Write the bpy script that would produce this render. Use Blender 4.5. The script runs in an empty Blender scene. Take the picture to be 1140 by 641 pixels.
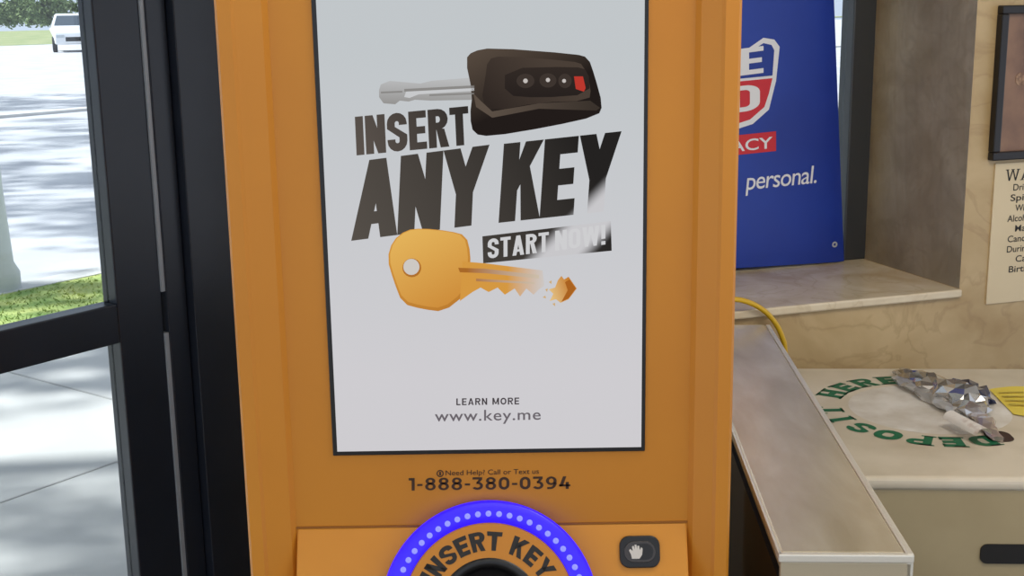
import bpy, bmesh, math, random
from mathutils import Vector, Matrix, noise
random.seed(4)
W,H,F=1140.0,641.0,1395.0
PITCH,ROLL=12.5,-0.87
CAM=Vector((0,0,1.6))
R=Matrix.Rotation(math.radians(90-PITCH),3,'X')@Matrix.Rotation(math.radians(ROLL),3,'Z')
sc=bpy.context.scene
cd=bpy.data.cameras.new("camera"); co=bpy.data.objects.new("camera",cd); sc.collection.objects.link(co)
co.matrix_world=Matrix.Translation(CAM)@R.to_4x4()
cd.sensor_width=36; cd.lens=F/W*36; cd.clip_end=500; cd.clip_start=0.02
sc.camera=co
sc.view_settings.view_transform='Standard'

# ---------- measuring helpers (photo pixel -> real plane) ----------
def ray(u,v): return (R@Vector(((u-W/2)/F,-(v-H/2)/F,-1)))
def on(u,v,p0,n):
    d=ray(u,v); t=(Vector(p0)-CAM).dot(n)/d.dot(n); return CAM+d*t
def onY(u,v,y): return on(u,v,(0,y,0),Vector((0,1,0)))
def onZ(u,v,z): return on(u,v,(0,0,z),Vector((0,0,1)))

# ---------- materials ----------
def lin(c):
    o=[]
    for x in c[:3]:
        x=x/255.0; o.append(x/12.92 if x<=0.04045 else ((x+0.055)/1.055)**2.4)
    return (*o,1)
def mat(name,rgb,rough=0.5,metal=0,rgb2=None,scale=8,detail=4,bump=0,emit=None,estr=1,spec=0.5,stretch=None,lo=0.35,hi=0.65,coat=0,distort=0,vein=None,vamt=.3,alpha=1):
    m=bpy.data.materials.new(name); m.use_nodes=True; nt=m.node_tree; b=nt.nodes["Principled BSDF"]
    b.inputs["Base Color"].default_value=lin(rgb); b.inputs["Roughness"].default_value=rough
    b.inputs["Metallic"].default_value=metal; b.inputs["Specular IOR Level"].default_value=spec
    b.inputs["Coat Weight"].default_value=coat; b.inputs["Alpha"].default_value=alpha
    if emit is not None:
        b.inputs["Emission Color"].default_value=lin(emit); b.inputs["Emission Strength"].default_value=estr
    if rgb2 is not None or bump:
        g=nt.nodes.new("ShaderNodeNewGeometry"); mp=nt.nodes.new("ShaderNodeMapping")
        nt.links.new(g.outputs["Position"],mp.inputs["Vector"])
        if stretch: mp.inputs["Scale"].default_value=stretch
        n=nt.nodes.new("ShaderNodeTexNoise"); n.inputs["Scale"].default_value=scale; n.inputs["Detail"].default_value=detail
        n.inputs["Distortion"].default_value=distort
        nt.links.new(mp.outputs[0],n.inputs["Vector"])
        if rgb2 is not None:
            cr=nt.nodes.new("ShaderNodeValToRGB"); cr.color_ramp.elements[0].position=lo; cr.color_ramp.elements[1].position=hi
            cr.color_ramp.elements[0].color=lin(rgb); cr.color_ramp.elements[1].color=lin(rgb2)
            nt.links.new(n.outputs["Fac"],cr.inputs[0]); out=cr.outputs[0]
            if vein is not None:
                n2=nt.nodes.new("ShaderNodeTexNoise"); n2.inputs["Scale"].default_value=scale*.8; n2.inputs["Detail"].default_value=8; n2.inputs["Distortion"].default_value=1.2
                nt.links.new(mp.outputs[0],n2.inputs["Vector"])
                c2=nt.nodes.new("ShaderNodeValToRGB"); e=c2.color_ramp.elements; e[0].position=.47; e[0].color=(0,0,0,1); e[1].position=.53; e[1].color=(0,0,0,1)
                k=c2.color_ramp.elements.new(.5); k.color=(vamt,vamt,vamt,1)
                nt.links.new(n2.outputs["Fac"],c2.inputs[0])
                mx=nt.nodes.new("ShaderNodeMix"); mx.data_type='RGBA'; nt.links.new(c2.outputs[0],mx.inputs[0]); nt.links.new(out,mx.inputs[6]); mx.inputs[7].default_value=lin(vein)
                out=mx.outputs[2]
            nt.links.new(out,b.inputs["Base Color"])
        if bump:
            bp=nt.nodes.new("ShaderNodeBump"); bp.inputs["Strength"].default_value=bump; bp.inputs["Distance"].default_value=0.01
            nt.links.new(n.outputs["Fac"],bp.inputs["Height"]); nt.links.new(bp.outputs[0],b.inputs["Normal"])
    return m
def glass_mat(name,tint=(240,246,250),refl=0.05):
    m=bpy.data.materials.new(name); m.use_nodes=True; nt=m.node_tree; nt.nodes.clear()
    o=nt.nodes.new("ShaderNodeOutputMaterial"); mx=nt.nodes.new("ShaderNodeMixShader")
    t=nt.nodes.new("ShaderNodeBsdfTransparent"); t.inputs[0].default_value=lin(tint)
    g=nt.nodes.new("ShaderNodeBsdfGlossy"); g.inputs["Roughness"].default_value=0.03
    mx.inputs[0].default_value=refl
    nt.links.new(t.outputs[0],mx.inputs[1]); nt.links.new(g.outputs[0],mx.inputs[2]); nt.links.new(mx.outputs[0],o.inputs[0])
    return m

# ---------- geometry helpers ----------
def link(o): sc.collection.objects.link(o)
def attach(o,parent):
    if parent is not None:
        o.parent=parent
        o.matrix_parent_inverse=parent_world(parent).inverted()
def parent_world(p):
    m=p.matrix_basis.copy()
    if p.parent: m=parent_world(p.parent)@p.matrix_parent_inverse@m
    return m
def meshobj(name,verts,faces,m,parent=None,smooth=False,label=None,cat=None,structure=False,bevel=0,segs=2):
    vs=[Vector(v) for v in verts]
    mn=Vector((min(v.x for v in vs),min(v.y for v in vs),min(v.z for v in vs)))
    mx=Vector((max(v.x for v in vs),max(v.y for v in vs),max(v.z for v in vs)))
    c=Vector(((mn.x+mx.x)/2,(mn.y+mx.y)/2,mn.z))
    me=bpy.data.meshes.new(name); me.from_pydata([v-c for v in vs],[],faces)
    if smooth:
        for p in me.polygons: p.use_smooth=True
    if m: me.materials.append(m)
    o=bpy.data.objects.new(name,me); o.location=c; link(o)
    attach(o,parent)
    if bevel:
        b=o.modifiers.new("bevel",'BEVEL'); b.width=bevel; b.segments=segs; b.limit_method='ANGLE'
    if label: o["label"]=label
    if cat: o["category"]=cat
    if structure: o["kind"]="structure"
    return o
def empty(name,loc,label,cat):
    e=bpy.data.objects.new(name,None); e.location=loc; e.empty_display_size=0.1; link(e)
    e["label"]=label; e["category"]=cat; return e
BF=[(0,3,2,1),(4,5,6,7),(0,1,5,4),(1,2,6,5),(2,3,7,6),(3,0,4,7)]
class Frame:
    def __init__(s,o,x,y): s.o=Vector(o); s.x=Vector(x).normalized(); s.y=Vector(y).normalized(); s.z=s.x.cross(s.y)
    def p(s,a,b,c): return s.o+s.x*a+s.y*b+s.z*c
    def box(s,a0,a1,b0,b1,c0,c1): return [s.p(a,b,c) for c in(c0,c1) for a,b in((a0,b0),(a1,b0),(a1,b1),(a0,b1))]
    def loc(s,P): d=Vector(P)-s.o; return d.dot(s.x),d.dot(s.y),d.dot(s.z)
WF=Frame((0,0,0),(1,0,0),(0,1,0))
def boxes(name,lst,m,fr=WF,**k):
    V=[];Fc=[]
    for b in lst:
        n=len(V); V+=fr.box(*b); Fc+=[tuple(i+n for i in f) for f in BF]
    return meshobj(name,V,Fc,m,**k)
def prism(name,pts_a,pts_b,m,**k):
    n=len(pts_a); V=list(pts_a)+list(pts_b)
    Fc=[tuple(range(n)),tuple(range(2*n-1,n-1,-1))]+[(i,i+n,(i+1)%n+n,(i+1)%n) for i in range(n)]
    o=meshobj(name,V,Fc,m,**k)
    bm=bmesh.new(); bm.from_mesh(o.data); bmesh.ops.recalc_face_normals(bm,faces=bm.faces); bm.to_mesh(o.data); bm.free()
    return o
def flats(name,polys,m,**k):
    V=[];Fc=[]
    for p in polys:
        n=len(V); V+=list(p); Fc.append(tuple(range(n,n+len(p))))
    return meshobj(name,V,Fc,m,**k)
def lathe(name,prof,fr,m,n=48,a0=0,**k):
    V=[];Fc=[]
    for r,h in prof:
        for i in range(n):
            a=2*math.pi*i/n; V.append(fr.p(r*math.cos(a),r*math.sin(a),h))
    for j in range(len(prof)-1):
        for i in range(n):
            k2=(i+1)%n; Fc.append((j*n+i,j*n+k2,(j+1)*n+k2,(j+1)*n+i))
    if prof[0][0]>0 and k.pop("cap0",False): Fc.append(tuple(range(n-1,-1,-1)))
    if k.pop("cap1",False): Fc.append(tuple(range((len(prof)-1)*n,len(prof)*n)))
    return meshobj(name,V,Fc,m,**k)
def tube(name,pts,rad,m,n=10,**k):
    V=[];Fc=[]
    rads=rad if isinstance(rad,list) else [rad]*len(pts)
    for i,p in enumerate(pts):
        p=Vector(p); a=Vector(pts[max(i-1,0)]); b=Vector(pts[min(i+1,len(pts)-1)]); d=(b-a).normalized()
        up=Vector((0,0,1)) if abs(d.z)<.9 else Vector((1,0,0))
        x=d.cross(up).normalized(); y=d.cross(x)
        for j in range(n):
            t=2*math.pi*j/n; V.append(p+(x*math.cos(t)+y*math.sin(t))*rads[i])
    for i in range(len(pts)-1):
        for j in range(n):
            k2=(j+1)%n; Fc.append((i*n+j,i*n+k2,(i+1)*n+k2,(i+1)*n+j))
    Fc.append(tuple(range(n-1,-1,-1))); Fc.append(tuple(range((len(pts)-1)*n,len(pts)*n)))
    return meshobj(name,V,Fc,m,smooth=True,**k)

# ---------- heavy lettering ----------
def rect(x0,y0,x1,y1): return [(x0,y0),(x1,y0),(x1,y1),(x0,y1)]
def arc(cx,cy,ro,t,a0,a1,ry=None,n=8,ty=None):
    ry=ry or ro; ty=ty or t; out=[]
    for i in range(n):
        A=math.radians(a0+(a1-a0)*i/n); B=math.radians(a0+(a1-a0)*(i+1)/n)
        out.append([(cx+ro*math.cos(A),cy+ry*math.sin(A)),(cx+ro*math.cos(B),cy+ry*math.sin(B)),
                    (cx+(ro-t)*math.cos(B),cy+(ry-ty)*math.sin(B)),(cx+(ro-t)*math.cos(A),cy+(ry-ty)*math.sin(A))])
    return out
def glyph(c,w,t):
    tb=t*.88; h=w/2; ry=min(.3,h)
    if w>.6: ry=.42 if c=='O' else .27
    if c=='I': return [rect(0,0,t,1)],t
    if c=='L': return [rect(0,0,t,1),rect(t,0,w*.8,tb)],w*.8
    if c=='M': 
        w2=w*1.25; return [rect(0,0,t,1),rect(w2-t,0,w2,1),[(0,1),(t*1.1,1),(w2/2+t*.2,.12),(w2/2-t*.5,.12)],[(w2,1),(w2-t*1.1,1),(w2/2-t*.2,.12),(w2/2+t*.5,.12)]],w2
    if c=='N': return [rect(0,0,t,1),rect(w-t,0,w,1),[(0,1),(t,1),(w,0),(w-t,0)]],w
    if c=='E': return [rect(0,0,t,1),rect(t,0,w*.88,tb),rect(t,1-tb,w*.88,1),rect(t,.5-tb/2,w*.82,.5+tb/2)],w*.88
    if c=='T': return [rect(0,1-tb,w*.95,1),rect(w*.475-t/2,0,w*.475+t/2,1-tb)],w*.95
    if c=='S':
        t2=min(t,ry*.85)
        return arc(h,1-ry,h,t,0,180,ry,ty=t2)+arc(h,ry,h,t,180,360,ry,ty=t2)+[rect(w-t,.68,w,max(1-ry,.69)+.001),rect(0,min(ry,.31)-.001,t,.32),
          [(0,1-ry),(0,.60),(w-t,.36),(w-t,ry),(w,ry),(w,.42),(t,.64),(t,1-ry)]],w
    if c in 'O0' : 
        w2=w*1.12 if (w>.6 and c=='O') else w; h=w2/2
        if w>.6 and c=='0': ry=.38
        return arc(h,1-ry,h,t,0,180,ry,ty=min(t,ry*.9))+arc(h,ry,h,t,180,360,ry,ty=min(t,ry*.9))+([rect(0,ry,t,1-ry),rect(w2-t,ry,w2,1-ry)]),w2
    if c=='D' :
        ry=.42 if w>.6 else ry
        return arc(w-h,1-ry,h,t,0,90,ry,ty=min(tb,ry*.9))+arc(w-h,ry,h,t,270,360,ry,ty=min(tb,ry*.9))+[rect(0,0,t,1),rect(w-t,ry,w,1-ry),rect(t,1-tb,w-h,1),rect(t,0,w-h,tb)],w
    if c in'RP':
        r=min(.29,h); b0=1-2*r; ti=min(t,r*.9); t3=min(tb,r*.7)
        o=arc(w-r,1-r,r,ti,-90,90,r,ty=t3)+[rect(0,0,t,1),rect(t,1-t3,w-r,1),rect(t,b0,w-r,b0+t3)]
        if c=='R': o+=[[(w*.40,b0+.02),(w*.40+t,b0+.02),(w+.01,0),(w-t*1.05,0)]]
        return o,w
    if c=='A':
        w2=w*1.08; return [[(0,0),(t,0),(w2/2+t*.45,1),(w2/2-t*.5,1)],[(w2,0),(w2-t,0),(w2/2-t*.45,1),(w2/2+t*.5,1)],rect(w2*.25,.18,w2*.75,.18+tb*.75)],w2
    if c=='Y':
        w2=w*1.08; return [[(0,1),(t,1),(w2/2+t/2,.42),(w2/2-t/2,.42)],[(w2,1),(w2-t,1),(w2/2-t/2,.42),(w2/2+t/2,.42)],rect(w2/2-t/2,0,w2/2+t/2,.43)],w2
    if c=='K': return [rect(0,0,t,1),[(t*.8,.30),(t*.8,.64),(w-t,1),(w+.02,1)],[(t*1.15,.52),(t*1.6,.74),(w+.04,0),(w-t,0)]],w+.02
    if c=='H': return [rect(0,0,t,1),rect(w-t,0,w,1),rect(t,.5-tb/2,w-t,.5+tb/2)],w
    if c=='W':
        w2=w*1.45;q=w2/4; return [[(0,1),(t,1),(q+t*.4,0),(q-t*.4,0)],[(2*q-t*.4,1),(2*q+t*.4,1),(q+t*.4,0),(q-t*.4,0)],[(2*q-t*.4,1),(2*q+t*.4,1),(3*q+t*.4,0),(3*q-t*.4,0)],[(w2-t,1),(w2,1),(3*q+t*.4,0),(3*q-t*.4,0)]],w2
    if c=='G':
        return arc(h,1-ry,h,t,10,180,ry,ty=min(tb,ry*.9))+arc(h,ry,h,t,180,360,ry,ty=min(tb,ry*.9))+[rect(0,ry,t,1-ry),rect(w-t,ry,w,.46),rect(h,.46-tb*.8,w,.46)],w
    if c=='!': return [rect(0,.3,t,1),rect(0,0,t,.18)],t
    if c=='1': return [rect(w*.28,0,w*.28+t,1),rect(0,1-t,w*.3,1)],w*.28+t
    if c=='-': return [rect(0,.36,w*.5,.36+t*.8)],w*.5
    if c=='8': return arc(h,.735,h*.92,t,0,360,.265,n=16,ty=t*.75)+arc(h,.30,h,t,0,360,.30,n=16,ty=t*.75),w
    if c=='3': return [rect(0,1-t*.85,w*.9,1),[(w*.9,1-t*.85),(w*.9-t*1.2,1-t*.85),(w*.36,.52),(w*.36+t*1.1,.62)]]+arc(h*.9,.32,h*1.05,t,-150,90,.32,n=12,ty=t*.85)+[rect(w*.36,.47,w*.5,.64)],w*.97
    if c=='9': return arc(h,.66,h,t,0,360,.34,n=16,ty=t*.8)+arc(h*.8,.5,h*1.2,t,-85,5,.5,n=8,ty=t*.8)+[rect(w*.12,0,w*.45,t*.8)],w
    if c=='4': return [rect(w*.62,0,w*.62+t,.55),rect(0,.2,w*1.05,.2+t*.8),[(0,.2),(t*1.2,.22),(w*.62+t*.2,1),(w*.62-t*.9,1)]],w*1.05
    return [],w*.45
def word(s,w,t,gap):
    x=0; out=[]
    for c in s:
        g,a=glyph(c,w,t); out+=[[(x+p[0],p[1]) for p in q] for q in g]; x+=a+gap
    return out,x-gap
def word_px(s,w,t,gap,p0,p1,up,fn):
    polys,L=word(s,w,t,gap)
    return [[fn(p0[0]+(p1[0]-p0[0])*x/L+up[0]*y, p0[1]+(p1[1]-p0[1])*x/L+up[1]*y) for x,y in q] for q in polys]

def text_geo(body,offset=0.0,shear=0.0,spacing=1.0):
    c=bpy.data.curves.new("t",'FONT'); c.body=body; c.size=1; c.offset=offset; c.shear=shear; c.space_character=spacing
    c.resolution_u=4
    o=bpy.data.objects.new("t",c); link(o)
    dg=bpy.context.evaluated_depsgraph_get(); me=bpy.data.meshes.new_from_object(o.evaluated_get(dg))
    V=[v.co.copy() for v in me.vertices]; Fc=[tuple(p.vertices) for p in me.polygons]
    bpy.data.objects.remove(o); bpy.data.meshes.remove(me)
    xs=[v.x for v in V]; ys=[v.y for v in V]
    return V,Fc,(min(xs),max(xs),min(ys),max(ys))
def text_px(name,body,p0,p1,up,fn,m,offset=0,shear=0,spacing=1,**k):
    V,Fc,(x0,x1,y0,y1)=text_geo(body,offset,shear,spacing)
    out=[]
    for v in V:
        a=(v.x-x0)/(x1-x0); b=(v.y-y0)/(y1-y0)
        out.append(fn(p0[0]+(p1[0]-p0[0])*a+up[0]*b,p0[1]+(p1[1]-p0[1])*a+up[1]*b))
    return meshobj(name,out,Fc,m,**k)

# ================= KIOSK =================
YF=1.530; YP=1.556
orange=mat("orange_painted_metal",(204,134,40),rough=0.42,rgb2=(198,128,38),scale=3,spec=0.4)
black=mat("black_plastic",(14,14,16),rough=0.35)
xl=onY(257.5,320,YF).x; xr=onY(819.5,320,YF).x
xli=onY(330,585,YP).x; xri=onY(765,585,YP).x
zs=onY(547,585,YP).z
ZT=2.05
kiosk=empty("self_service_kiosk",((xl+xr)/2,1.78,0),"tall orange self-service key copying kiosk with portrait screen","kiosk")
sec=[(xl,2.0),(xl,YF+.006),(xl+.004,YF),(xl+.020,YF),(xl+.024,YF+.004),(xli-.006,YP-.008),(xli,YP),(xri,YP),(xri+.006,YP-.008),(xr-.024,YF+.004),(xr-.020,YF),(xr-.004,YF),(xr,YF+.006),(xr,2.0)]
prism("kiosk_body",[Vector((x,y,0.06)) for x,y in sec],[Vector((x,y,ZT)) for x,y in sec],orange,parent=kiosk)
boxes("kiosk_base",[(xl+.02,xr-.02,YF+.04,1.98,0,.062)],black,parent=kiosk,bevel=.004)
ca=math.radians(24); zc=zs
pr=[(YP+.02,zc),(YP-.001,zc),(YP-.001-math.tan(ca)*.27,zc-.27),(YP-.13,zc-.31),(YP+.02,zc-.42)]
prism("console_panel",[Vector((xli+.001,y,z)) for y,z in pr],[Vector((xri-.001,y,z)) for y,z in pr],mat("orange_console_lit",(214,142,42),rough=0.38,rgb2=(208,136,40),scale=4,spec=.4),parent=kiosk,bevel=.002)  # kiosk orange made lighter: ceiling light on the tilted panel, put into the colour
boxes("seam_trim",[(xli,xri,YP-.0015,YP+.002,zc+.0005,zc+.003)],mat("dark_orange_seam",(150,92,22),rough=.5),parent=kiosk)
sxl=(onY(352,0,YP).x+onY(376,500,YP).x)/2; sxr=(onY(717,0,YP).x+onY(714,500,YP).x)/2
szb=onY(545,499,YP).z; szt=szb+.72
boxes("screen_bezel",[(sxl-.006,sxr+.005,YP-.003,YP+.01,szb-.006,szt+.006)],black,parent=kiosk,bevel=.001)
YS=YP-.0035
def screen_mat(name,rgb,rgb_b=None,fade=False,pa=None,pb=None,st=1.0,wd=.028,base=(200,199,202),gloss=False):
    m=bpy.data.materials.new(name); m.use_nodes=True; nt=m.node_tree; b=nt.nodes["Principled BSDF"]
    b.inputs["Base Color"].default_value=(0,0,0,1); b.inputs["Roughness"].default_value=.3; b.inputs["Specular IOR Level"].default_value=.3 if gloss else 0.0
    b.inputs["Emission Strength"].default_value=st
    col=nt.nodes.new("ShaderNodeRGB"); col.outputs[0].default_value=lin(rgb); out=col.outputs[0]
    g=nt.nodes.new("ShaderNodeNewGeometry")
    def lin_t(A,B):
        d=B-A; L=d.length; d=d/L
        dp=nt.nodes.new("ShaderNodeVectorMath"); dp.operation='DOT_PRODUCT'; nt.links.new(g.outputs["Position"],dp.inputs[0]); dp.inputs[1].default_value=d
        s=nt.nodes.new("ShaderNodeMath"); s.operation='SUBTRACT'; nt.links.new(dp.outputs["Value"],s.inputs[0]); s.inputs[1].default_value=A.dot(d)
        mm=nt.nodes.new("ShaderNodeMath"); mm.operation='DIVIDE'; nt.links.new(s.outputs[0],mm.inputs[0]); mm.inputs[1].default_value=L
        return mm.outputs[0]
    def mix(f,a,c2):
        mx=nt.nodes.new("ShaderNodeMix"); mx.data_type='RGBA'; nt.links.new(f,mx.inputs[0]); nt.links.new(a,mx.inputs[6])
        mx.inputs[7].default_value=c2; mx.clamp_factor=True; return mx.outputs[2]
    if rgb_b is not None:
        out=mix(lin_t(onY(*pa,YS),onY(*pb,YS)),out,lin(rgb_b))
    if fade:
        A=onY(643,264,YS); P2=onY(702,205,YS); dr=(P2-A).normalized(); nrm=Vector((-dr.z,0,dr.x)) 
        t=lin_t(A,A+nrm*wd)
        ab=nt.nodes.new("ShaderNodeMath"); ab.operation='ABSOLUTE'; nt.links.new(t,ab.inputs[0])
        mr=nt.nodes.new("ShaderNodeMapRange"); mr.interpolation_type='SMOOTHSTEP'
        mr.inputs["From Min"].default_value=.38; mr.inputs["From Max"].default_value=1.0; mr.inputs["To Min"].default_value=1; mr.inputs["To Max"].default_value=0
        nt.links.new(ab.outputs[0],mr.inputs[0]); out=mix(mr.outputs[0],out,lin(base))
    nt.links.new(out,b.inputs["Emission Color"]); return m
bgm=screen_mat("lit_screen",(190,195,198),(204,202,206),pa=(545,60),pb=(545,420),gloss=True)
disp=boxes("display_screen",[(sxl,sxr,YS,YP,szb,szt)],bgm,parent=kiosk,label="lit white portrait screen advert")
def SC(layer=1):
    return lambda u,v: onY(u,v,YS-.0004*layer)
dark=screen_mat("screen_black_ink",(36,34,33),(84,78,72),pa=(640,150),pb=(400,268),fade=True,wd=.032)
dark2=screen_mat("screen_charcoal",(48,44,42),(90,82,76),pa=(520,120),pb=(400,170))
flats("headline_word",word_px("INSERT",.54,.215,.05,(397,173),(523,161),(-2,-43),SC()),dark2,parent=disp,label="heavy black word INSERT")
flats("headline_phrase",word_px("ANY",.60,.24,.0,(391,268),(541,249),(4,-88),SC())+word_px("KEY",.56,.24,.015,(555,248),(686,234),(6,-88),SC()),dark,parent=disp,label="heavy black words ANY KEY")
flats("button_bar",[[SC(1)(*p) for p in((537,263),(680,246),(681,279),(538,293))]],dark,parent=disp,label="black bar with START NOW!")
wht=screen_mat("screen_white",(206,206,208))
flats("button_lettering",word_px("START",.50,.18,.08,(543,288),(611,280),(0,-22),SC(2))+word_px("NOW!",.48,.17,.08,(618,279),(674,272),(0,-22),SC(2)),wht,parent=disp)
def poly(pts,l=1): return [SC(l)(*p) for p in pts]
def smoothpoly(pts,it=2):
    for _ in range(it):
        q=[]
        for i in range(len(pts)):
            a=pts[i]; b=pts[(i+1)%len(pts)]
            q+= [(a[0]*.75+b[0]*.25,a[1]*.75+b[1]*.25),(a[0]*.25+b[0]*.75,a[1]*.25+b[1]*.75)]
        pts=q
    return pts
silver=screen_mat("screen_silver",(186,187,188),(146,144,142),pa=(480,88),pb=(480,118))
silver_d=screen_mat("screen_silver_dark",(138,136,134))
flats("car_key_blade",[poly([(422,100),(424,94),(434,90),(468,93),(480,90),(530,86),(531,111),(480,112),(462,111),(455,113),(445,112),(440,116),(427,115),(422,108)])],silver,parent=disp)
flats("blade_groove",[poly([(450,99),(528,95),(528,98),(450,102)],2),poly([(478,105),(528,103),(528,105),(478,107)],2),poly([(424,102),(448,101),(448,103),(424,104)],2)],silver_d,parent=disp)
flats("blade_highlight",[poly([(452,102),(528,98),(528,101),(466,105),(456,109),(450,108)],2)],screen_mat("screen_blade_light",(200,201,203)),parent=disp)
fobm=screen_mat("screen_fob_body",(84,72,62),(34,28,26),pa=(545,52),pb=(575,118))
flats("key_fob",[poly(smoothpoly([(518,66),(526,57),(548,53),(640,60),(655,64),(662,84),(671,117),(666,129),(612,141),(546,152),(527,149),(523,130),(526,104)],1),2)],fobm,parent=disp,label="dark brown-black car key fob picture")
flats("fob_face",[poly(smoothpoly([(543,66),(558,62),(637,68),(650,72),(658,98),(656,112),(600,114),(548,124),(536,112),(540,88)],1),3)],screen_mat("screen_fob_face",(48,40,36),(74,63,55),pa=(545,116),pb=(600,60)),parent=disp)
flats("fob_edge",[poly([(527,104),(536,113),(548,124),(600,115),(657,112),(668,120),(664,123),(600,121),(548,131),(530,119)],4)],screen_mat("screen_fob_edge",(92,80,70),(58,50,44),pa=(540,120),pb=(660,115)),parent=disp)
flats("fob_panel",[poly(smoothpoly([(562,76),(640,74),(655,78),(657,105),(600,109),(562,106)],1),4)],screen_mat("screen_fob_panel",(50,42,38),(38,32,30),pa=(600,76),pb=(600,110)),parent=disp)
def disc(u,v,r,l=5,n=16,ry=None): return poly([(u+r*math.cos(2*math.pi*i/n),v+(ry or r)*math.sin(2*math.pi*i/n)) for i in range(n)],l)
mk=screen_mat("screen_mark",(196,190,186))
bt=screen_mat("screen_button",(62,53,48))
for q in((585,90,10),(610,89.5,9.5),(629,90,7.5)): flats("fob_button",[disc(q[0],q[1],q[2],5,20,8)],bt,parent=disp)
for q in((585,90,2.6),(610,89,2.4),(628,90,2.2)): flats("fob_button_mark",[disc(*q,6)],mk,parent=disp)
flats("fob_alarm_mark",[poly([(639,85),(649,85),(652,98),(650,102),(641,99)],6)],screen_mat("screen_red",(186,56,46)),parent=disp)
gold=screen_mat("screen_gold",(228,180,92),(204,138,56),pa=(450,255),pb=(500,345))
goldf=screen_mat("screen_gold_fading",(212,152,66),(204,199,196),pa=(565,310),pb=(606,312))
goldd=screen_mat("screen_gold_dark",(168,104,40),(204,190,170),pa=(520,300),pb=(600,310))
bowp=[(431,288),(437,268),(452,256),(470,254),(500,257),(519,262),(524,282),(523,305),(518,328),(494,347),(470,344),(448,338),(438,312)]
flats("gold_key_rim",[poly(smoothpoly(bowp,1),2)],screen_mat("screen_gold_edge",(210,150,64),(188,124,48),pa=(450,255),pb=(500,345)),parent=disp)
flats("gold_key_bow",[poly([(479+(u-479)*.95-0.5,300+(v-300)*.95-1.5) for u,v in smoothpoly(bowp,1)],3)],gold,parent=disp,label="gold house key picture")
flats("gold_key_blade",[poly([(515,291),(540,293),(604,301),(606,318),(600,322),(594,328),(586,321),(579,330),(573,321),(562,328),(554,320),(544,325),(535,320),(526,325),(512,335)],4)],goldf,parent=disp)
flats("gold_key_groove",[poly([(510,298),(540,299),(600,306),(600,310),(540,304),(512,303)],5),poly([(530,310),(595,314),(595,316),(530,313)],5)],goldd,parent=disp)
tipm=screen_mat("screen_gold_tip",(226,190,128),(198,128,48),pa=(612,325),pb=(634,318))
flats("gold_key_tip",[poly([(621,312),(625,307),(628,311),(633,308),(642,321),(633,333),(624,337),(619,333),(612,335),(616,327),(611,322),(618,320)],4)],tipm,parent=disp)
flats("gold_tip_shade",[poly([(629,314),(634,311),(641,321),(633,332),(625,336),(632,323)],5)],screen_mat("screen_gold_shade",(170,98,32)),parent=disp)
crm=screen_mat("screen_gold_crumb",(206,170,116))
for q in([(604,331),(607,329),(608,332)],[(611,314),(614,312),(614,316)],[(607,322),(610,321),(609,325)],[(615,338),(618,337),(618,341)]): flats("gold_crumb",[poly(q,4)],crm,parent=disp)
flats("gold_key_hole_rim",[disc(458.5,298,10.5,4,20)],screen_mat("screen_gold_rim",(176,112,44)),parent=disp)
flats("gold_key_hole",[disc(458,297,9,5,20),],screen_mat("screen_hole",(205,200,195)),parent=disp)
gr=screen_mat("screen_grey_ink",(106,100,106)); 
flats("small_caption",word_px("LEARN MORE",.74,.2,.2,(508,451),(578,450),(0,-7.6),SC()),screen_mat("screen_grey_dark",(70,64,68)),parent=disp)
text_px("web_address","www.key.me",(484,473),(602,471),(0,-16),SC(),gr,offset=.008,parent=disp,spacing=1.08)
ink=mat("brown_black_print",(60,36,12),rough=.6)
KP=lambda u,v: onY(u,v,YP-.0006)
text_px("help_print","Need Help? Call or Text us",(496,531),(600,529),(0,-7.5),KP,ink,offset=.003,parent=kiosk)
flats("phone_number_print",word_px("1-888-380-0394",.72,.2,.17,(455,546),(635,544),(0,-14),KP),ink,parent=kiosk)
def ringpoly(u,v,r,fn,n=16,w=1.2): 
    o=[]
    for i in range(n):
        a=2*math.pi*i/n; b=2*math.pi*(i+1)/n
        o.append([fn(u+r*math.cos(a),v+r*math.sin(a)),fn(u+r*math.cos(b),v+r*math.sin(b)),fn(u+(r-w)*math.cos(b),v+(r-w)*math.sin(b)),fn(u+(r-w)*math.cos(a),v+(r-w)*math.sin(a))])
    return o
flats("help_icon_print",ringpoly(490,527,4,KP)+[[KP(489,525),KP(491,525),KP(491,529),KP(489,529)]],ink,parent=kiosk)
cn=Vector((0,-math.cos(ca),math.sin(ca))); cy=Vector((0,math.sin(ca),math.cos(ca)))
cp0=Vector((0,YP-.001,zc))
TH=.030
C=on(545,680,cp0+cn*TH,cn)
rf=Frame(C,(1,0,0),cy); rf.z=cn
depth=-(R.inverted()@(C-CAM)).z; s=depth/F
RO=122*s
housing=lathe("key_reader_ring",[(RO*1.0,-TH-.001),(RO*1.0,-.006),(RO*.985,-.001),(RO*.97,0),(RO*.80,0),(RO*.79,-.003)],rf,mat("violet_lit_plastic",(20,10,120),rough=.3,emit=(46,14,236),estr=1.15),n=96,smooth=True,parent=kiosk,label="round glowing violet-blue ring")
lathe("reader_face",[(RO*.795,-.002),(RO*.78,.001),(.44*RO,.001),(.43*RO,-.001),(.42*RO,-.02)],rf,orange,n=96,smooth=False,parent=housing,label="orange round face with INSERT KEY lettering")
lathe("reader_opening",[(.475*RO,.0015),(.46*RO,.003),(.42*RO,.003),(.38*RO,-.004),(.36*RO,-.02),(0.001,-.02)],rf,black,n=64,smooth=True,parent=housing,label="black round key opening")
boxes("key_slot",[(-.012,.012,-.003,.003,-.0195,-.012)],mat("dark_steel",(70,70,74),rough=.3,metal=1),fr=rf,parent=housing)
ledm=mat("led_glow",(60,60,160),rough=.3,emit=(124,128,255),estr=1.35)
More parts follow.
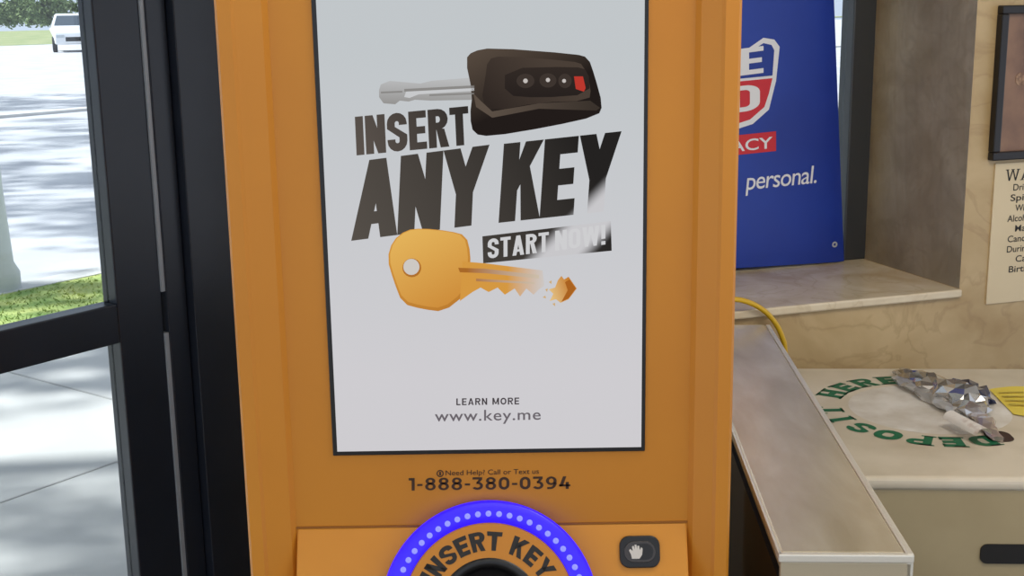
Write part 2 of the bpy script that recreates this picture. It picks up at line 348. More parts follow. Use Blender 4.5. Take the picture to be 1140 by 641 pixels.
tmp=lathe("led",[(.0040,-.001),(.0038,.0008),(.0028,.0016),(.0003,.002)],Frame((0,0,0),(1,0,0),(0,1,0)),ledm,n=12,smooth=True)
ledme=tmp.data; off=tmp.location.copy(); bpy.data.objects.remove(tmp)
for v in ledme.vertices: v.co+=off
base=None; NL=56
for i in range(NL):
    a=2*math.pi*i/NL; rr=RO*.875
    if base is None: o=bpy.data.objects.new("led",ledme); base=o
    else: o=base.copy()
    link(o); M=Matrix((rf.x,rf.y,cn)).transposed().to_4x4()
    o.matrix_basis=Matrix.Translation(rf.o+rf.x*rr*math.cos(a)+rf.y*rr*math.sin(a))@M; attach(o,housing)
polys=[]
txt="INSERT KEY"
ws=.74; tt=.26
adv=[]
for c in txt:
    g,a=glyph(c,ws,tt); adv.append(a if c!=' ' else .30)
gap=.13; total=sum(adv)+gap*(len(txt)-1)
hh=.175*RO; rb=.54*RO
x=0
span=math.radians(124)
for c,a in zip(txt,adv):
    g,_=glyph(c,ws,tt)
    for q in g:
        pp=[]
        for px,py in q:
            th=math.radians(91.5)+span/2-span*(x+px)/total
            r=rb+hh*py
            pp.append(rf.p(r*math.cos(th),r*math.sin(th),.0016))
        polys.append(pp)
    x+=a+gap
flats("ring_lettering",polys,mat("black_print",(24,18,10),rough=.5),parent=housing)
bc=on(712,614,cp0,cn); bf=Frame(bc,(1,0,0),cy); bf.z=cn
def rrect(w,h,r,n=6):
    o=[]
    for cx,cyy,a0 in((w-r,h-r,0),(-w+r,h-r,90),(-w+r,-h+r,180),(w-r,-h+r,270)):
        for i in range(n+1):
            a=math.radians(a0+90*i/n); o.append((cx+r*math.cos(a),cyy+r*math.sin(a)))
    return o
sb=depth/F
prism("button_housing",[bf.p(x,y,-.001) for x,y in rrect(23*sb,18*sb,11*sb)],[bf.p(x,y,.005) for x,y in rrect(23*sb,18*sb,11*sb)],black,parent=kiosk,bevel=.0015,label="small black rounded module with metal insert")
prism("metal_insert",[bf.p(x,y,.0045) for x,y in rrect(18*sb,12*sb,11.5*sb,10)],[bf.p(x,y,.0062) for x,y in rrect(18*sb,12*sb,11.5*sb,10)],mat("dark_gloss",(66,62,60),rough=.2,metal=.3),parent=kiosk,bevel=.001)
prism("insert_opening",[bf.p(x+4*sb,y,.0060) for x,y in rrect(11*sb,9*sb,8.5*sb,10)],[bf.p(x+4*sb,y,.0066) for x,y in rrect(11*sb,9*sb,8.5*sb,10)],black,parent=kiosk)
pale=mat("pale_hand_symbol",(206,200,190),rough=.4)
hand=[(-7,-9),(4,-9),(8,-4),(9,4),(7,6),(5,2),(4,8),(1.5,8),(1,3),(0,9.5),(-2.5,9.5),(-2.5,3),(-4,8),(-6.5,7),(-5.5,1),(-9,4),(-11,2),(-8,-4)]
prism("hand_symbol",[bf.p((x*.78-4)*sb,y*.85*sb,.0066) for x,y in hand],[bf.p((x*.78-4)*sb,y*.85*sb,.0073) for x,y in hand],pale,parent=kiosk,label="pale hand-shaped symbol")

# ================= STOREFRONT =================
A=onZ(0,366,1.05); B=onZ(130,336,1.05)
D=(B-A); D.z=0; D.normalize(); N=Vector((-D.y,D.x,0))
sf=Frame((A.x,A.y,0),D,N)
def sz(u,v,w=0): P=on(u,v,sf.p(0,w,0),N); return sf.loc(P)
framem=mat("dark_bronze_aluminium",(30,36,46),rough=.35,rgb2=(36,42,53),scale=5)
sg=sz(121,320)[0]; ss=sz(173,320)[0]; sp=sz(196,320)[0]; send=sz(262,320)[0]+.25
rz1=sz(65,350)[2]; rz0=sz(65,396)[2]
sL=sg-1.0
door=boxes("door_1",[(sg,ss-.004,-.022,.022,.02,2.2),(sL-.09,sL,-.022,.022,.02,2.2),(sL,sg,-.022,.022,rz0,rz1),(sL,sg,-.022,.022,.02,.22),(sL,sg,-.022,.022,2.1,2.2)],framem,fr=sf,structure=True,bevel=.003,label="dark bronze aluminium framed glass door")
gm=glass_mat("clear_glass")
boxes("glass_pane",[(sL,sg,.002,.008,rz1,2.1)],gm,fr=sf,parent=door)
boxes("glass_pane",[(sL,sg,.002,.008,.22,rz0)],gm,fr=sf,parent=door)
stripm=mat("grey_gap_light",(160,168,176),rough=.4)  # pale grey stands in for outside light showing through the door gap
zu=sz(176,322)[2]; zl=sz(178,368)[2]
boxes("gap_light_strip",[(ss-.005,ss+.004,-.026,.0,zu,2.2)],stripm,fr=sf,parent=door,label="pale grey strip standing for light through the door gap")
boxes("gap_light_strip",[(ss-.005,ss+.004,-.026,.0,.02,zl)],stripm,fr=sf,parent=door,label="pale grey strip standing for light through the door gap")
boxes("trim_1",[(ss+.004,sp,-.03,.05,0,2.7),(sp+.004,send,-.05,.06,0,2.7),(sp,sp+.004,-.02,.05,0,2.7)],framem,fr=sf,structure=True,bevel=.003)
boxes("trim_2",[(sL-.09,ss,-.04,.05,2.21,2.7)],framem,fr=sf,structure=True)
boxes("trim_3",[(sL-.18,sL-.095,-.04,.05,0,2.7)],framem,fr=sf,structure=True)

# ================= BACK WALL WITH WINDOW RECESS =================
zS=.92
A2=onZ(820,345,zS); B2=onZ(1068,321,zS); D2=B2-A2; D2.z=0; L2=D2.length; D2.normalize(); N2=Vector((-D2.y,D2.x,0))
bw=Frame((A2.x,A2.y,0),D2,N2)
rec=bw.loc(onZ(969,282,zS)); DR=rec[1]; sRb=rec[0]; sR=L2
stone=mat("golden_tan_marble",(172,144,98),rough=.35,rgb2=(204,180,136),scale=5,detail=11,stretch=(1,1,1.4),lo=.28,hi=.72,distort=.5,vein=(150,120,80),vamt=.3)
stone2=mat("pale_marble_reveal",(196,190,174),rough=.3,rgb2=(236,232,220),scale=9,detail=11,lo=.35,hi=.65,distort=.5,vein=(172,166,150),vamt=.35)
sl=-.55
V=[];Fc=[]
def addb(b): 
    n=len(V); V.extend(bw.box(*b)); Fc.extend([tuple(i+n for i in f) for f in BF])
addb((sl,sR,0,DR,0,zS-.02)); addb((sR,3.2,0,DR+.1,0,2.7)); addb((sl,sR,0,DR+.1,2.45,2.7)); addb((sl-.1,sl,0.06,DR+.1,0,2.7))
meshobj("wall_back",V,Fc,stone,structure=True)
ja=[bw.p(sR,0.0,0),bw.p(sR+.0,DR,0),bw.p(sRb,DR,0)]
prism("trim_4",[p+Vector((0,0,zS)) for p in ja],[p+Vector((0,0,2.45)) for p in ja],stone2,structure=True)
boxes("trim_5",[(sl,sR,-.012,DR,zS-.02,zS)],mat("polished_beige_sill",(206,186,150),rough=.16,rgb2=(232,220,194),scale=8,detail=10,lo=.3,hi=.7,distort=.5,vein=(186,164,126),vamt=.3),fr=bw,bevel=.004,structure=True)
def bz(u,v,w): P=on(u,v,bw.p(0,w,0),N2); return bw.loc(P)
f0=bz(945,100,DR-.05)[0]
win=boxes("window_1",[(f0,sRb+.02,DR-.06,DR,zS,2.45),(sl,f0,DR-.05,DR,zS,zS+.05),(sl,f0,DR-.05,DR,2.38,2.45),(sl,sl+.05,DR-.05,DR,zS+.05,2.38)],mat("grey_window_frame",(50,53,56),rough=.4),fr=bw,structure=True,bevel=.004)
boxes("glass_pane",[(sl+.05,f0,DR-.03,DR-.025,zS+.05,2.38)],gm,fr=bw,parent=win)
# banner
WB=DR-.085
BN=lambda u,v,l=0: on(u,v,bw.p(0,WB-.0008*l,0),N2)
TL,TR,BR_,BL=bw.loc(BN(700,-190)),bw.loc(BN(922,-210)),bw.loc(BN(941,291)),bw.loc(BN(730,304))
V=[];Fc=[];nx,nz=24,24
for j in range(nz+1):
    for i in range(nx+1):
        a=i/nx;c=j/nz
        p=[(BL[q]*(1-a)+BR_[q]*a)*(1-c)+(TL[q]*(1-a)+TR[q]*a)*c for q in range(3)]
        w=WB+.006*max(0,(a-.93)/.07)**2
        V.append(bw.p(p[0],w,max(p[2],zS+.003)))
for j in range(nz):
    for i in range(nx):
        k=j*(nx+1)+i; Fc.append((k,k+1,k+nx+2,k+nx+1))
ban=meshobj("banner",V,Fc,mat("blue_vinyl",(22,58,160),rough=.4,rgb2=(18,50,146),scale=3),smooth=True,label="blue vinyl pharmacy banner with red and white shield",cat="banner")
whitem=mat("white_print",(228,230,234),rough=.5); redm=mat("red_print",(205,40,52),rough=.5); navy=mat("navy_print",(24,56,150),rough=.5)
def bq(pts,l): return [BN(u,v,l) for u,v in pts]
flats("shield_outline",[bq([(712,62),(750,68),(790,58),(830,56),(850,42),(862,44),(868,52),(864,90),(856,122),(838,138),(795,152),(750,142),(722,128),(712,98)],1)],whitem,parent=ban)
flats("shield_top",[bq([(717,68),(750,73),(790,63),(830,61),(850,48),(859,50),(862,56),(860,84),(718,98)],2)],navy,parent=ban)
flats("shield_bottom",[bq([(718,101),(860,87),(856,104),(851,119),(835,133),(795,146),(752,137),(726,123)],2)],redm,parent=ban)
flats("shield_lettering",word_px("RITE",.58,.2,.12,(736,96),(850,81),(0,-30),lambda u,v:BN(u,v,3))+word_px("AID",.6,.2,.12,(752,134),(846,122),(0,-29),lambda u,v:BN(u,v,3)),whitem,parent=ban)
flats("pharmacy_bar",[bq([(730,160),(864,146),(864,168),(730,182)],1)],redm,parent=ban)
text_px("pharmacy_lettering","PHARMACY",(738,177),(860,165),(0,-13),lambda u,v:BN(u,v,2),whitem,offset=.012,parent=ban)
text_px("slogan_lettering","With us, it's",(726,226),(818,217),(0,-24),lambda u,v:BN(u,v,1),whitem,offset=.004,shear=.12,parent=ban,spacing=.92)
text_px("slogan_word","personal.",(830,218),(909,210),(0,-26),lambda u,v:BN(u,v,1),whitem,offset=.004,shear=.12,parent=ban,spacing=.92)
lathe("grommet",[(.008,0),(.008,.002),(.004,.002),(.0035,0)],Frame(BN(929,272,1),D2,(0,0,1)),mat("pale_ring_metal",(200,205,210),rough=.3,metal=.3),n=16,parent=ban)

def WQ(u,v,l=0): return on(u,v,bw.p(0,-.001*l,0),N2)
a=bw.loc(WQ(1108,5)); b=bw.loc(WQ(1101,179))
fs=(a[0]+b[0])/2; fz1=bw.loc(WQ(1110,6))[2]; fz0=bw.loc(WQ(1104,178))[2]
pf=boxes("framed_notice",[(fs,fs+.34,-.022,-.0005,fz0,fz0+.02),(fs,fs+.34,-.022,-.0005,fz1-.02,fz1),(fs,fs+.02,-.022,-.0005,fz0+.02,fz1-.02),(fs+.32,fs+.34,-.022,-.0005,fz0+.02,fz1-.02)],mat("black_wood_frame",(22,18,18),rough=.35),fr=bw,bevel=.003,label="black framed brown certificate hanging on stone wall",cat="picture frame")
boxes("certificate",[(fs+.02,fs+.32,-.008,-.001,fz0+.02,fz1-.02)],mat("brown_certificate",(142,108,84),rough=.4,rgb2=(104,76,60),scale=9),fr=bw,parent=pf)
zc_=bw.loc(WQ(1132,88))[2]; sc_=bw.loc(WQ(1134,88))[0]
lathe("printed_seal",[(.016,0),(.016,.0012),(.001,.0013)],Frame(bw.p(sc_,-.0078,zc_),D2,(0,0,1)),mat("muted_tan",(168,134,104),rough=.5,rgb2=(110,80,60),scale=120),n=24,parent=pf)
ps=bw.loc(WQ(1102,260))[0]; pz1=bw.loc(WQ(1106,182))[2]; pz0=bw.loc(WQ(1100,338))[2]; PW=.28
wp=boxes("warning_poster",[(ps,ps+PW,-.004,-.0005,pz0,pz1)],mat("cream_card",(222,204,168),rough=.6,rgb2=(214,196,160),scale=4),fr=bw,label="cream printed alcohol warning notice on stone wall",cat="sign")
inkk=mat("black_ink",(30,26,24),rough=.6)
# serif heading built from stroke letters
hd=[];x=0;wl,tl=.72,.13
def serif(x0,x1,y): return rect(x0,y,x1,y+.06)
for c in "WARNING":
    g,a_=glyph(c,wl,tl if c!='I' else .15)
    g=list(g)
    if c=='W': g+=[serif(-.08,tl+.08,.94),serif(a_-tl-.08,a_+.08,.94),serif(a_/2-.14,a_/2+.14,.94)]
    if c=='A': g+=[serif(-.08,tl+.1,0),serif(a_-tl-.1,a_+.08,0)]
    if c in'RNI': g+=[serif(-.08,tl+.1,0),serif(-.08,tl+.05,.94)]
    if c=='N': g+=[serif(a_-tl-.08,a_+.08,.94)]
    hd+=[[(x+p[0],p[1]) for p in q] for q in g]; x+=a_+.2
hl0=.033; hk=(PW-2*hl0)/(x-.2); hz=pz1-.016-.028
flats("warning_heading",[[bw.p(ps+hl0+p[0]*hk,-.0045,hz+p[1]*.028) for p in q] for q in hd],inkk,parent=wp)
lines=["Drinking Distilled","Spirits, Beer,","Wine and Other","Alcoholic Beverages","May Increase","Cancer Risk, and,","During Pregnancy,","Can Cause","Birth Defects"]
lefts=[.056,.05,.066,.045,.07,.05,.05,.078,.06]
zz=hz-.004
for i,t in enumerate(lines):
    h=.0165
    zz-=h+.004
    V,Fc,(x0,x1,y0,y1)=text_geo(t,.010)
    sc2=h/.72; wd=(x1-x0)*sc2
    left=lefts[i]; kx=(PW-2*left)/wd
    out=[bw.p(ps+left+(v.x-x0)*sc2*kx,-.0045,zz+v.y*sc2) for v in V]
    meshobj("warning_lettering",out,Fc,inkk,parent=wp)
    zz-=.005

# floor / ceiling
floorm=mat("grey_vinyl_floor",(120,112,100),rough=.35,rgb2=(134,126,112),scale=2)
def strip(name,w0,w1,s0,s1,z0,z1,m,**k): return boxes(name,[(s0,s1,w0,w1,z0,z1)],m,fr=sf,**k)
fp=[sf.p(-4,-.0,0),sf.p(2.6,0,0),bw.p(3.2,.0,0),Vector((3.5,-2,0)),Vector((-1.5,-3,0))]
prism("floor",fp,[p-Vector((0,0,.05)) for p in fp],floorm,structure=True)
cp=[sf.p(-5,1.2,0),sf.p(2.6,1.2,0),bw.p(3.2,.6,0),Vector((3.5,-1.0,0)),Vector((-1.5,-1.5,0))]  # outline runs past the storefront: unseen overhang added to block the sun
prism("ceiling",[p+Vector((0,0,2.7)) for p in cp],[p+Vector((0,0,2.8)) for p in cp],mat("white_ceiling",(225,222,214),rough=.8),structure=True)

# ================= METAL TOPPED COUNTER CASE =================
zM=.90
nl=onZ(869,622,zM); nr=onZ(1018,617,zM); fr_=onZ(864,372,zM)
dm=(fr_-nr); dm.z=0; dm.normalize(); xm=Vector((dm.y,-dm.x,0))
wid=(nr-nl).dot(xm)
mf=Frame((nr.x,nr.y,0),xm,dm)
Lm=min((abs(bw.loc(mf.p(-wid,l/200,0))[1]+.014),l/200) for l in range(100,500))[1]
steel=mat("worn_stainless",(194,182,154),rough=.24,metal=.4,rgb2=(236,226,202),scale=5,detail=9,stretch=(2.4,.7,1),lo=.3,hi=.7,distort=.3)
steel_b=mat("bright_aluminium_edge",(226,222,210),rough=.3,metal=.3)
blk=mat("black_panel",(18,18,20),rough=.5)
mc=empty("metal_counter_case",mf.p(-wid/2,Lm/2,0),"long narrow stainless-topped counter case beside the kiosk","counter")
boxes("case_body",[(-wid+.004,-.004,.006,Lm-.002,.0,zM-.045)],blk,fr=mf,parent=mc)
boxes("metal_top",[(-wid+.005,-.011,.006,Lm,zM-.03,zM)],steel,fr=mf,parent=mc,bevel=.002)
boxes("edge_trim",[(-wid,-wid+.006,0,Lm,zM-.012,zM-.0005),(-.010,0,0,Lm,zM-.045,zM+.0005),(-wid,0,-.002,.007,zM-.012,zM-.0005)],steel_b,fr=mf,parent=mc,bevel=.002,label="bright metal edge trim")
boxes("front_panel",[(-wid+.003,-.002,-.0,.01,.3,zM-.012)],mat("beige_metal_panel",(186,174,148),rough=.4,metal=.2),fr=mf,parent=mc,bevel=.002)
# ================= DEPOSIT BIN =================
zD=.80
fl=onZ(952,531,zD); bl=onZ(890,409,zD)
dd=bl-fl; dd.z=0; Ld=dd.length; dd=Vector((math.sin(math.radians(3.5)),math.cos(math.radians(3.5)),0)); xd=Vector((dd.y,-dd.x,0))
df=Frame((fl.x,fl.y,0),xd,dd)
WD=.72
binm=empty("deposit_bin",df.p(WD/2,Ld/2,0),"beige deposit bin with white lid and green ring lettering","bin")
boxes("bin_body",[(.004,WD-.004,.006,Ld-.004,0,zD-.02)],mat("olive_beige_laminate",(178,162,126),rough=.5,rgb2=(164,148,112),scale=4,detail=8),fr=df,parent=binm,bevel=.008)
boxes("bin_lid",[(0,WD,0,Ld,zD-.026,zD)],mat("off_white_lid",(218,208,188),rough=.3,rgb2=(192,180,156),scale=6,detail=10,lo=.4,hi=.75),fr=df,parent=binm,bevel=.011,segs=4,label="off-white worn bin lid")
cc=onZ(1034,455,zD); rt=.200
greenm=mat("green_print",(20,104,68),rough=.5)
lf=Frame((cc.x,cc.y,zD+.0008),xd,dd)
txt="DEPOSIT HERE"
TLM=rt-.042
flats("ring_disc_print",[[lf.p(TLM*math.cos(2*math.pi*i/48),TLM*math.sin(2*math.pi*i/48),-.0004) for i in range(48)]],mat("white_disc_print",(234,231,224),rough=.3,rgb2=(206,199,186),scale=14,detail=8),parent=binm,label="cloudy whiter round patch")
polys=[]
wl,tl=.84,.29
SER={'D':[(0,1),(0,0)],'E':[(0,1),(0,0)],'P':[(0,1),(0,0)],'I':[(0,1),(0,0)],'H':[(0,1),(0,0),(wl-tl,1),(wl-tl,0)],'R':[(0,1),(0,0)],'T':[(wl*.475-tl/2,0)]}
for i,c in enumerate(txt):
    if c==' ': continue
    g,adv_=glyph(c,wl,tl)
    for x0,y0 in SER.get(c,[]): g=g+[rect(x0-.1,y0-(.09 if y0 else 0),x0+tl+.1,y0+(0 if y0 else .09))]
    if c=='T': g=g+[rect(0,.66,.09,.8),rect(wl*.95-.09,.66,wl*.95,.8)]
    if c=='E': g=g+[rect(wl*.88-.09,.1,wl*.88,.3),rect(wl*.88-.09,.7,wl*.88,.85)]
    th=math.radians(-76-i*(184/11)); hgt=.055
    er=Vector((math.cos(th),math.sin(th))); et=Vector((math.sin(th),-math.cos(th)))
    for q in g:
        pp=[]
        for x,y in q:
            a=(x-adv_/2)*hgt*1.0; r=rt-.027+y*hgt
            pp.append(lf.p(er.x*r+et.x*a,er.y*r+et.y*a,0))
        polys.append(pp)
flats("ring_print",polys,greenm,parent=binm,label="green circular words DEPOSIT HERE")
sl_c=onZ(1112,486,zD); slf=Frame((sl_c.x,sl_c.y,zD),xd,dd)
prism("deposit_opening",[slf.p(x,y,.0005) for x,y in rrect(.024,.03,.02)],[slf.p(x,y,.0015) for x,y in rrect(.024,.03,.02)],mat("dark_opening",(60,40,30),rough=.8),parent=binm)
hc=on(1120,616,df.p(0,.006,0),dd); hl=df.loc(hc)
hfm=Frame(df.p(hl[0],.0055,hl[2]),xd,(0,0,1))
prism("handle_recess",[hfm.p(x,y,.0) for x,y in rrect(.045,.018,.012)],[hfm.p(x,y,.003) for x,y in rrect(.045,.018,.012)],mat("dark_recess",(22,20,18),rough=.6),parent=binm)

def crumpled(name,pts,m,seed,nu=16,nv=9,jit=.30,flat=.6,**k):
    rnd=random.Random(seed)
    P=[(onZ(u,v,zD),w) for u,v,w in pts]; n=len(P)-1
    V=[];Fc=[]
    for i in range(nu+1):
        t=i/nu*n; k0=min(int(t),n-1); f=t-k0
        p=P[k0][0].lerp(P[k0+1][0],f); w=P[k0][1]*(1-f)+P[k0+1][1]*f
        d=(P[k0+1][0]-P[k0][0]).normalized(); sd=Vector((0,0,1)).cross(d)
        for j in range(nv):
            th=2*math.pi*(j+.5*(i%2))/nv
            r=w*(1+rnd.uniform(-jit,jit))
            V.append(p+sd*math.cos(th)*r+d*rnd.uniform(-.006,.006)+Vector((0,0,w*flat+max(-w*flat,math.sin(th)*r*flat)+.0015)))
    for i in range(nu):
        for j in range(nv):
            j2=(j+1)%nv; a=i*nv; b=(i+1)*nv
            if i%2==0: Fc+= [(a+j,a+j2,b+j),(a+j2,b+j2,b+j)]
            else: Fc+= [(a+j,b+j2,b+j),(a+j,a+j2,b+j2)]
    Fc.append(tuple(range(nv-1,-1,-1))); Fc.append(tuple(range(nu*nv,(nu+1)*nv)))
    return meshobj(name,V,Fc,m,**k)
film=mat("crinkled_silver_film",(190,188,186),rough=.14,metal=.85,coat=.5)
film2=mat("clear_crinkled_film",(214,214,212),rough=.12,metal=.15,coat=.8,alpha=.62)
pk=crumpled("film_wrapped_package",[(1000,418,.012),(1014,425,.024),(1034,436,.030),(1054,447,.036),(1074,458,.040),(1088,466,.026)],film,3,nu=20,nv=11,jit=.36,label="crinkled silver film package with pale paper tag",cat="package")
crumpled("clear_film",[(996,424,.012),(1018,436,.022),(1044,450,.024),(1066,464,.018)],film2,11,nu=12,flat=.5,parent=pk,label="clear crinkled plastic film")
crumpled("dark_label",[(1060,427,.008),(1074,436,.018),(1088,444,.022),(1102,452,.012)],mat("dark_blue_film",(62,68,96),rough=.16,metal=.6,coat=.6),7,nu=9,nv=8,jit=.4,parent=pk,label="dark blue shiny flap")
crumpled("loose_film_tail",[(1082,462,.014),(1096,476,.020),(1110,492,.012)],mat("warm_film",(186,172,164),rough=.2,metal=.5,coat=.5),5,nu=8,nv=7,flat=.45,parent=pk)
tg0=onZ(1058,460,zD+.03); tg1=onZ(1096,480,zD+.03)
tgd=(tg1-tg0).normalized(); tgs=Vector((0,0,1)).cross(tgd).normalized(); V=[];Fc=[]
for i in range(9):
    for j in range(9):
        q=j/8*math.pi; c=tg0.lerp(tg1,i/8)
        V.append(c+tgs*math.cos(q)*.016+Vector((0,0,math.sin(q)*.014-.008)))
for i in range(8):
    for j in range(8):
        a=i*9+j; Fc.append((a,a+1,a+10,a+9))
meshobj("paper_tag",V,Fc,mat("white_tag",(232,228,222),rough=.45,rgb2=(196,180,168),scale=40,lo=.5,hi=.7),parent=pk,smooth=True,label="pale curled paper tag")
yp=[(1101,434),(1150,432),(1165,468),(1128,462)]
pp=[onZ(u,v,zD) for u,v in yp]
V=[];Fc=[]; n=8
for j in range(n+1):
    for i in range(n+1):
        a=i/n;b=j/n; p=(pp[0]*(1-a)+pp[1]*a)*(1-b)+(pp[3]*(1-a)+pp[2]*a)*b
        V.append(p+Vector((0,0,.002+.004*math.sin(a*3)*(1-b))))
for j in range(n):
    for i in range(n):
        k=j*(n+1)+i; Fc.append((k,k+1,k+n+2,k+n+1))
yt=meshobj("yellow_paper_slip",V,Fc,mat("yellow_paper",(232,210,84),rough=.6),smooth=True,label="bright yellow printed paper slip on the bin lid",cat="paper")
for b0 in(.2,.35,.5,.65):
    flats("slip_print",[[ (pp[0]*(1-a)+pp[1]*a)*(1-b)+(pp[3]*(1-a)+pp[2]*a)*b+Vector((0,0,.0066)) for a,b in((.1,b0),(.7,b0),(.7,b0+.04),(.1,b0+.04))]],mat("ochre_print",(196,172,66),rough=.6),parent=yt)

# yellow cable
cpts=[]
cy0=[(700,350),(780,336),(815,333),(835,337),(852,347),(864,361),(871,376),(874,392)]
for i,(u,v) in enumerate(cy0):
    cpts.append(on(u,v,bw.p(0,-.03,0),N2))
cpts.append(cpts[-1]+Vector((0.002,0,-.12)));cpts.append(cpts[-1]+Vector((0,0,-.69)))
cpts[-1].z=.01
fine=[]
for i in range(len(cpts)-1):
    p0=cpts[max(i-1,0)];p1=cpts[i];p2=cpts[i+1];p3=cpts[min(i+2,len(cpts)-1)]
    for j in range(5):
        t=j/5; fine.append(.5*((2*p1)+(p2-p0)*t+(2*p0-5*p1+4*p2-p3)*t*t+(3*p1-p0-3*p2+p3)*t**3))
fine.append(cpts[-1])
tube("yellow_hose",fine,.0062,mat("yellow_rubber",(214,172,36),rough=.35),n=12,label="yellow rubber cable looping against the stone wall",cat="cable")

# ================= OUTSIDE =================
conc=mat("sunlit_concrete",(206,204,200),rough=.9,rgb2=(190,188,184),scale=1.5,detail=8)
asph=mat("pale_asphalt",(194,194,196),rough=.95,rgb2=(176,176,180),scale=1,detail=8)
grassm=mat("grass",(124,152,80),rough=.95,rgb2=(186,192,116),scale=4,detail=10)
sw=strip("sidewalk",.06,3.55,-30,40,-.1,0.0,conc,label="pale concrete sidewalk outside the shop",cat="sidewalk")
jm=mat("joint_dark",(172,170,166),rough=.9)
for s0 in range(-3,7):
    boxes("pavement_joint",[(s0*1.5+.4,s0*1.5+.412,.07,3.5,.0005,.002)],jm,fr=sf,parent=sw)
boxes("pavement_joint",[(-12,18,1.7,1.712,.0005,.002)],jm,fr=sf,parent=sw)
strip("grass_strip",3.55,4.6,-30,40,-.1,0.015,grassm,label="green grass verge beside the sidewalk",cat="grass")
V=[];Fc=[]
for i in range(12000):
    s_=random.uniform(-1.5,8); w_=random.uniform(3.58,4.58); a=random.uniform(0,6.28); h=random.uniform(.008,.02)
    c=sf.p(s_,w_,.0155); e=Vector((math.cos(a),math.sin(a),0))*.006; n0=len(V)
    V+=[c-e,c+e,c+Vector((random.uniform(-.02,.02),random.uniform(-.02,.02),h))]; Fc.append((n0,n0+1,n0+2))
go=meshobj("grass_blades",V,Fc,grassm,label="short green grass blades on the verge",cat="grass"); go["kind"]="stuff"
strip("curb_stone",4.6,4.8,-30,40,-.1,.02,conc,label="pale concrete kerb beside the grass verge",cat="curb")
strip("street",4.8,17,-60,90,-.15,-.02,asph,label="pale sunlit asphalt street",cat="street")
strip("curb_stone",17,17.3,-60,90,-.1,.03,conc,label="pale kerb across the street",cat="curb")
strip("parking_area",17.3,66,-80,140,-.1,-.01,asph,label="wide sunlit pale asphalt area",cat="parking lot")
strip("lawn",66,140,-120,180,-.1,.0,mat("lawn_grass",(120,136,84),rough=.95,rgb2=(160,160,116),scale=.6,detail=6),label="distant green and dry lawn",cat="lawn")
lp=onZ(-1,325,0.0)
lathe("street_pole",[(.13,0),(.13,.10),(.10,.16),(.08,.6),(.075,1.4),(.07,5)],Frame((lp.x,lp.y,0.016),(1,0,0),(0,1,0)),mat("pale_painted_steel",(190,194,194),rough=.5),n=24,smooth=True,cap1=True,label="pale grey metal street pole on the grass verge",cat="pole")
# white car
cpos=onZ(84,58,0.0); ca_=math.radians(20)
cf=Frame((cpos.x,cpos.y,-.01),(math.cos(ca_),math.sin(ca_),0),(-math.sin(ca_),math.cos(ca_),0))
car=empty("car",cf.p(0,2.2,0),"white car parked across the street","car")
whitep=mat("white_car_paint",(225,226,228),rough=.25,coat=.6)
kz=1.2
side=[(0,.3),(-.02,.55),(.08,.78),(.95,.94),(1.05,.97),(1.75,1.42),(2.05,1.47),(3.2,1.45),(3.9,1.02),(4.4,.95),(4.5,.6),(4.45,.3)]
def hw(y,z):
    w=.98-.24*max(0,(z-.9)/.57)
    return w-.12*max(0,1-y/.5)-.1*max(0,(y-4.1)/.4)
prism("car_body",[cf.p(-hw(y,z),y,z*kz) for y,z in side],[cf.p(hw(y,z),y,z*kz) for y,z in side],whitep,parent=car,bevel=.1,segs=4)
dg=mat("dark_car_glass",(70,80,90),rough=.08)
flats("windshield",[[cf.p(x,y-.03,z*kz+.025) for x,y,z in((-.82,1.14,1.0),(.82,1.14,1.0),(.66,1.70,1.37),(-.66,1.70,1.37))]],dg,parent=car)
for sx in(-1,1):
    flats("side_window",[[cf.p(sx*(hw(y,z)+.01),y,z*kz) for y,z in((1.3,1.0),(3.7,1.0),(3.15,1.38),(1.85,1.38))]],dg,parent=car)
hm=mat("headlight_glass",(190,196,200),rough=.1)
for sx in(-.62,.62):
    boxes("headlight",[(sx-.18,sx+.18,-.035,.04,.66,.82)],hm,fr=cf,parent=car,bevel=.03)
boxes("grille",[(-.38,.38,-.03,.02,.5,.7)],blk,fr=cf,parent=car,bevel=.02)
tyre=mat("tyre",(24,24,26),rough=.8)
for sx in(-.95,.75):
    for yy in(.85,3.6):
        wf_=Frame(cf.p(sx,yy,.34),cf.y,(0,0,1)); wf_.z=cf.x
        lathe("wheel",[(.001,0),(.2,0),(.33,0),(.34,.03),(.34,.17),(.33,.2),(.001,.2)],wf_,tyre,n=24,parent=car)
leafm=mat("leaf_green",(74,98,54),rough=.8,rgb2=(120,136,80),scale=2)
bark=mat("bark",(92,80,66),rough=.9,rgb2=(70,60,50),scale=8)
def leafmesh(n,rx,rz,size,seed,ncl=20,sg_=.38):
    rnd=random.Random(seed); V=[];Fc=[]
    clusters=[Vector((rnd.uniform(-1,1)*rx,rnd.uniform(-1,1)*rx,rnd.uniform(-1,1)*rz)) for _ in range(ncl)]
    for i in range(n):
        c=rnd.choice(clusters); p=c+Vector((rnd.gauss(0,sg_),rnd.gauss(0,sg_),rnd.gauss(0,.28)))
        a=Vector((rnd.gauss(0,1),rnd.gauss(0,1),rnd.gauss(0,.5))).normalized(); b=a.cross(Vector((rnd.gauss(0,1),rnd.gauss(0,1),rnd.gauss(0,1)))).normalized()
        n0=len(V); V+=[p-a*size,p+b*size*.5,p+a*size,p-b*size*.5]; Fc.append((n0,n0+1,n0+2,n0+3))
    return V,Fc
SUNDIR=Vector((math.sin(math.radians(78)),math.cos(math.radians(78))*.6,0)).normalized()
EL=math.radians(48)
lv,lfc=leafmesh(1700,2.4,.9,.14,3,ncl=26,sg_=.3)
targets=[(40,215,6.0),(60,115,6.5),(50,520,4.6),(10,150,7.0)]
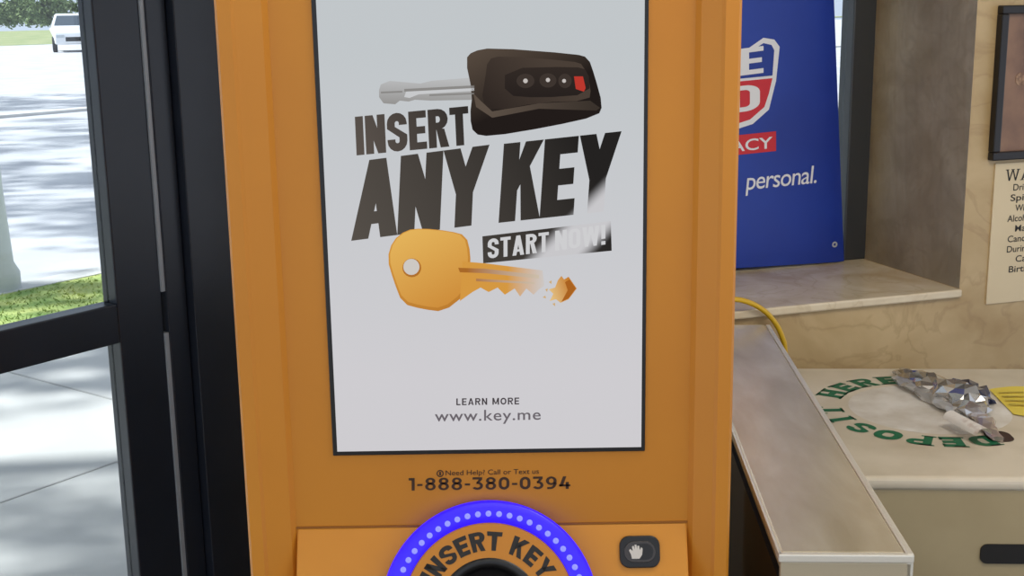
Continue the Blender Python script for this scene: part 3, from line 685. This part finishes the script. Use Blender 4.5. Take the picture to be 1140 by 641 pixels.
for i,(u,v,h) in enumerate(targets):
    g=onZ(u,v,0); c=g-SUNDIR*(h/math.tan(EL))
    t=bpy.data.objects.new("street_tree",None); t.location=(c.x,c.y,0); link(t)
    t["label"]="leafy street tree shading the pavement"; t["category"]="tree"; t["group"]="street trees outside the shop"
    if i==0:
        trunk=tube("tree_trunk",[c+Vector((0,0,z-c.z)) for z in(0,1.5,3,5,6.2)],[.2,.16,.13,.09,.04],bark,parent=t)
        cr=meshobj("tree_crown",[c+Vector((0,0,h-c.z))+v for v in lv],lfc,leafm,parent=t); cr["kind"]="stuff"
        c0=c;h0=h
    else:
        for src in(trunk,cr):
            o=src.copy(); link(o); o.parent=t; o.location=src.location+Vector((c.x-c0.x,c.y-c0.y,(h-h0) if src is cr else 0)); o.rotation_euler=(0,0,i*1.3); o.matrix_parent_inverse=Matrix.Translation(t.location).inverted()
hv,hf=leafmesh(2600,3.2,1.2,.28,9)
for i in range(5):
    u=-40+i*30; g=onZ(u,30,0)
    if i==0:
        hb=meshobj("bush",[g+Vector((0,0,2.6))+Vector((v.x*1.3,v.y*1.3,v.z*1.5)) for v in hv],hf,leafm,label="dense green bush across the street",cat="bush"); hb["kind"]="stuff"; hb["group"]="bushes across the street"; hloc=hb.location.copy(); g0=g
    else:
        o=hb.copy(); link(o); o.location=hloc+(g-g0)*1.0; o.rotation_euler=(0,0,i*1.1)

# ================= LIGHT =================
w=bpy.data.worlds.new("world"); sc.world=w; w.use_nodes=True; nt=w.node_tree; bg=nt.nodes["Background"]
bg.inputs[0].default_value=(.82,.88,1,1); bg.inputs[1].default_value=1.05
sn=bpy.data.lights.new("sun",'SUN'); sn.energy=8.0; sn.angle=math.radians(1.6); sn.color=(1,.96,.9)
so=bpy.data.objects.new("sun",sn); link(so)
tv=Vector((SUNDIR.x*math.cos(EL),SUNDIR.y*math.cos(EL),-math.sin(EL))); so.rotation_euler=tv.to_track_quat('-Z','Y').to_euler()
def area(name,loc,tgt,size,e,col):
    l=bpy.data.lights.new(name,'AREA'); l.size=size; l.energy=e; l.color=col; o=bpy.data.objects.new(name,l); link(o); o.location=loc
    o.rotation_euler=(Vector(tgt)-Vector(loc)).to_track_quat('-Z','Y').to_euler()
area("ceiling_lamp_front",(.2,.2,2.62),(.1,.9,0),1.2,7,(1,.95,.86))
area("reveal_fill_light",(.85,1.3,2.62),(1.15,3.3,1.1),.8,22,(1,.93,.82))  # added light with no visible source, brightens the window reveal
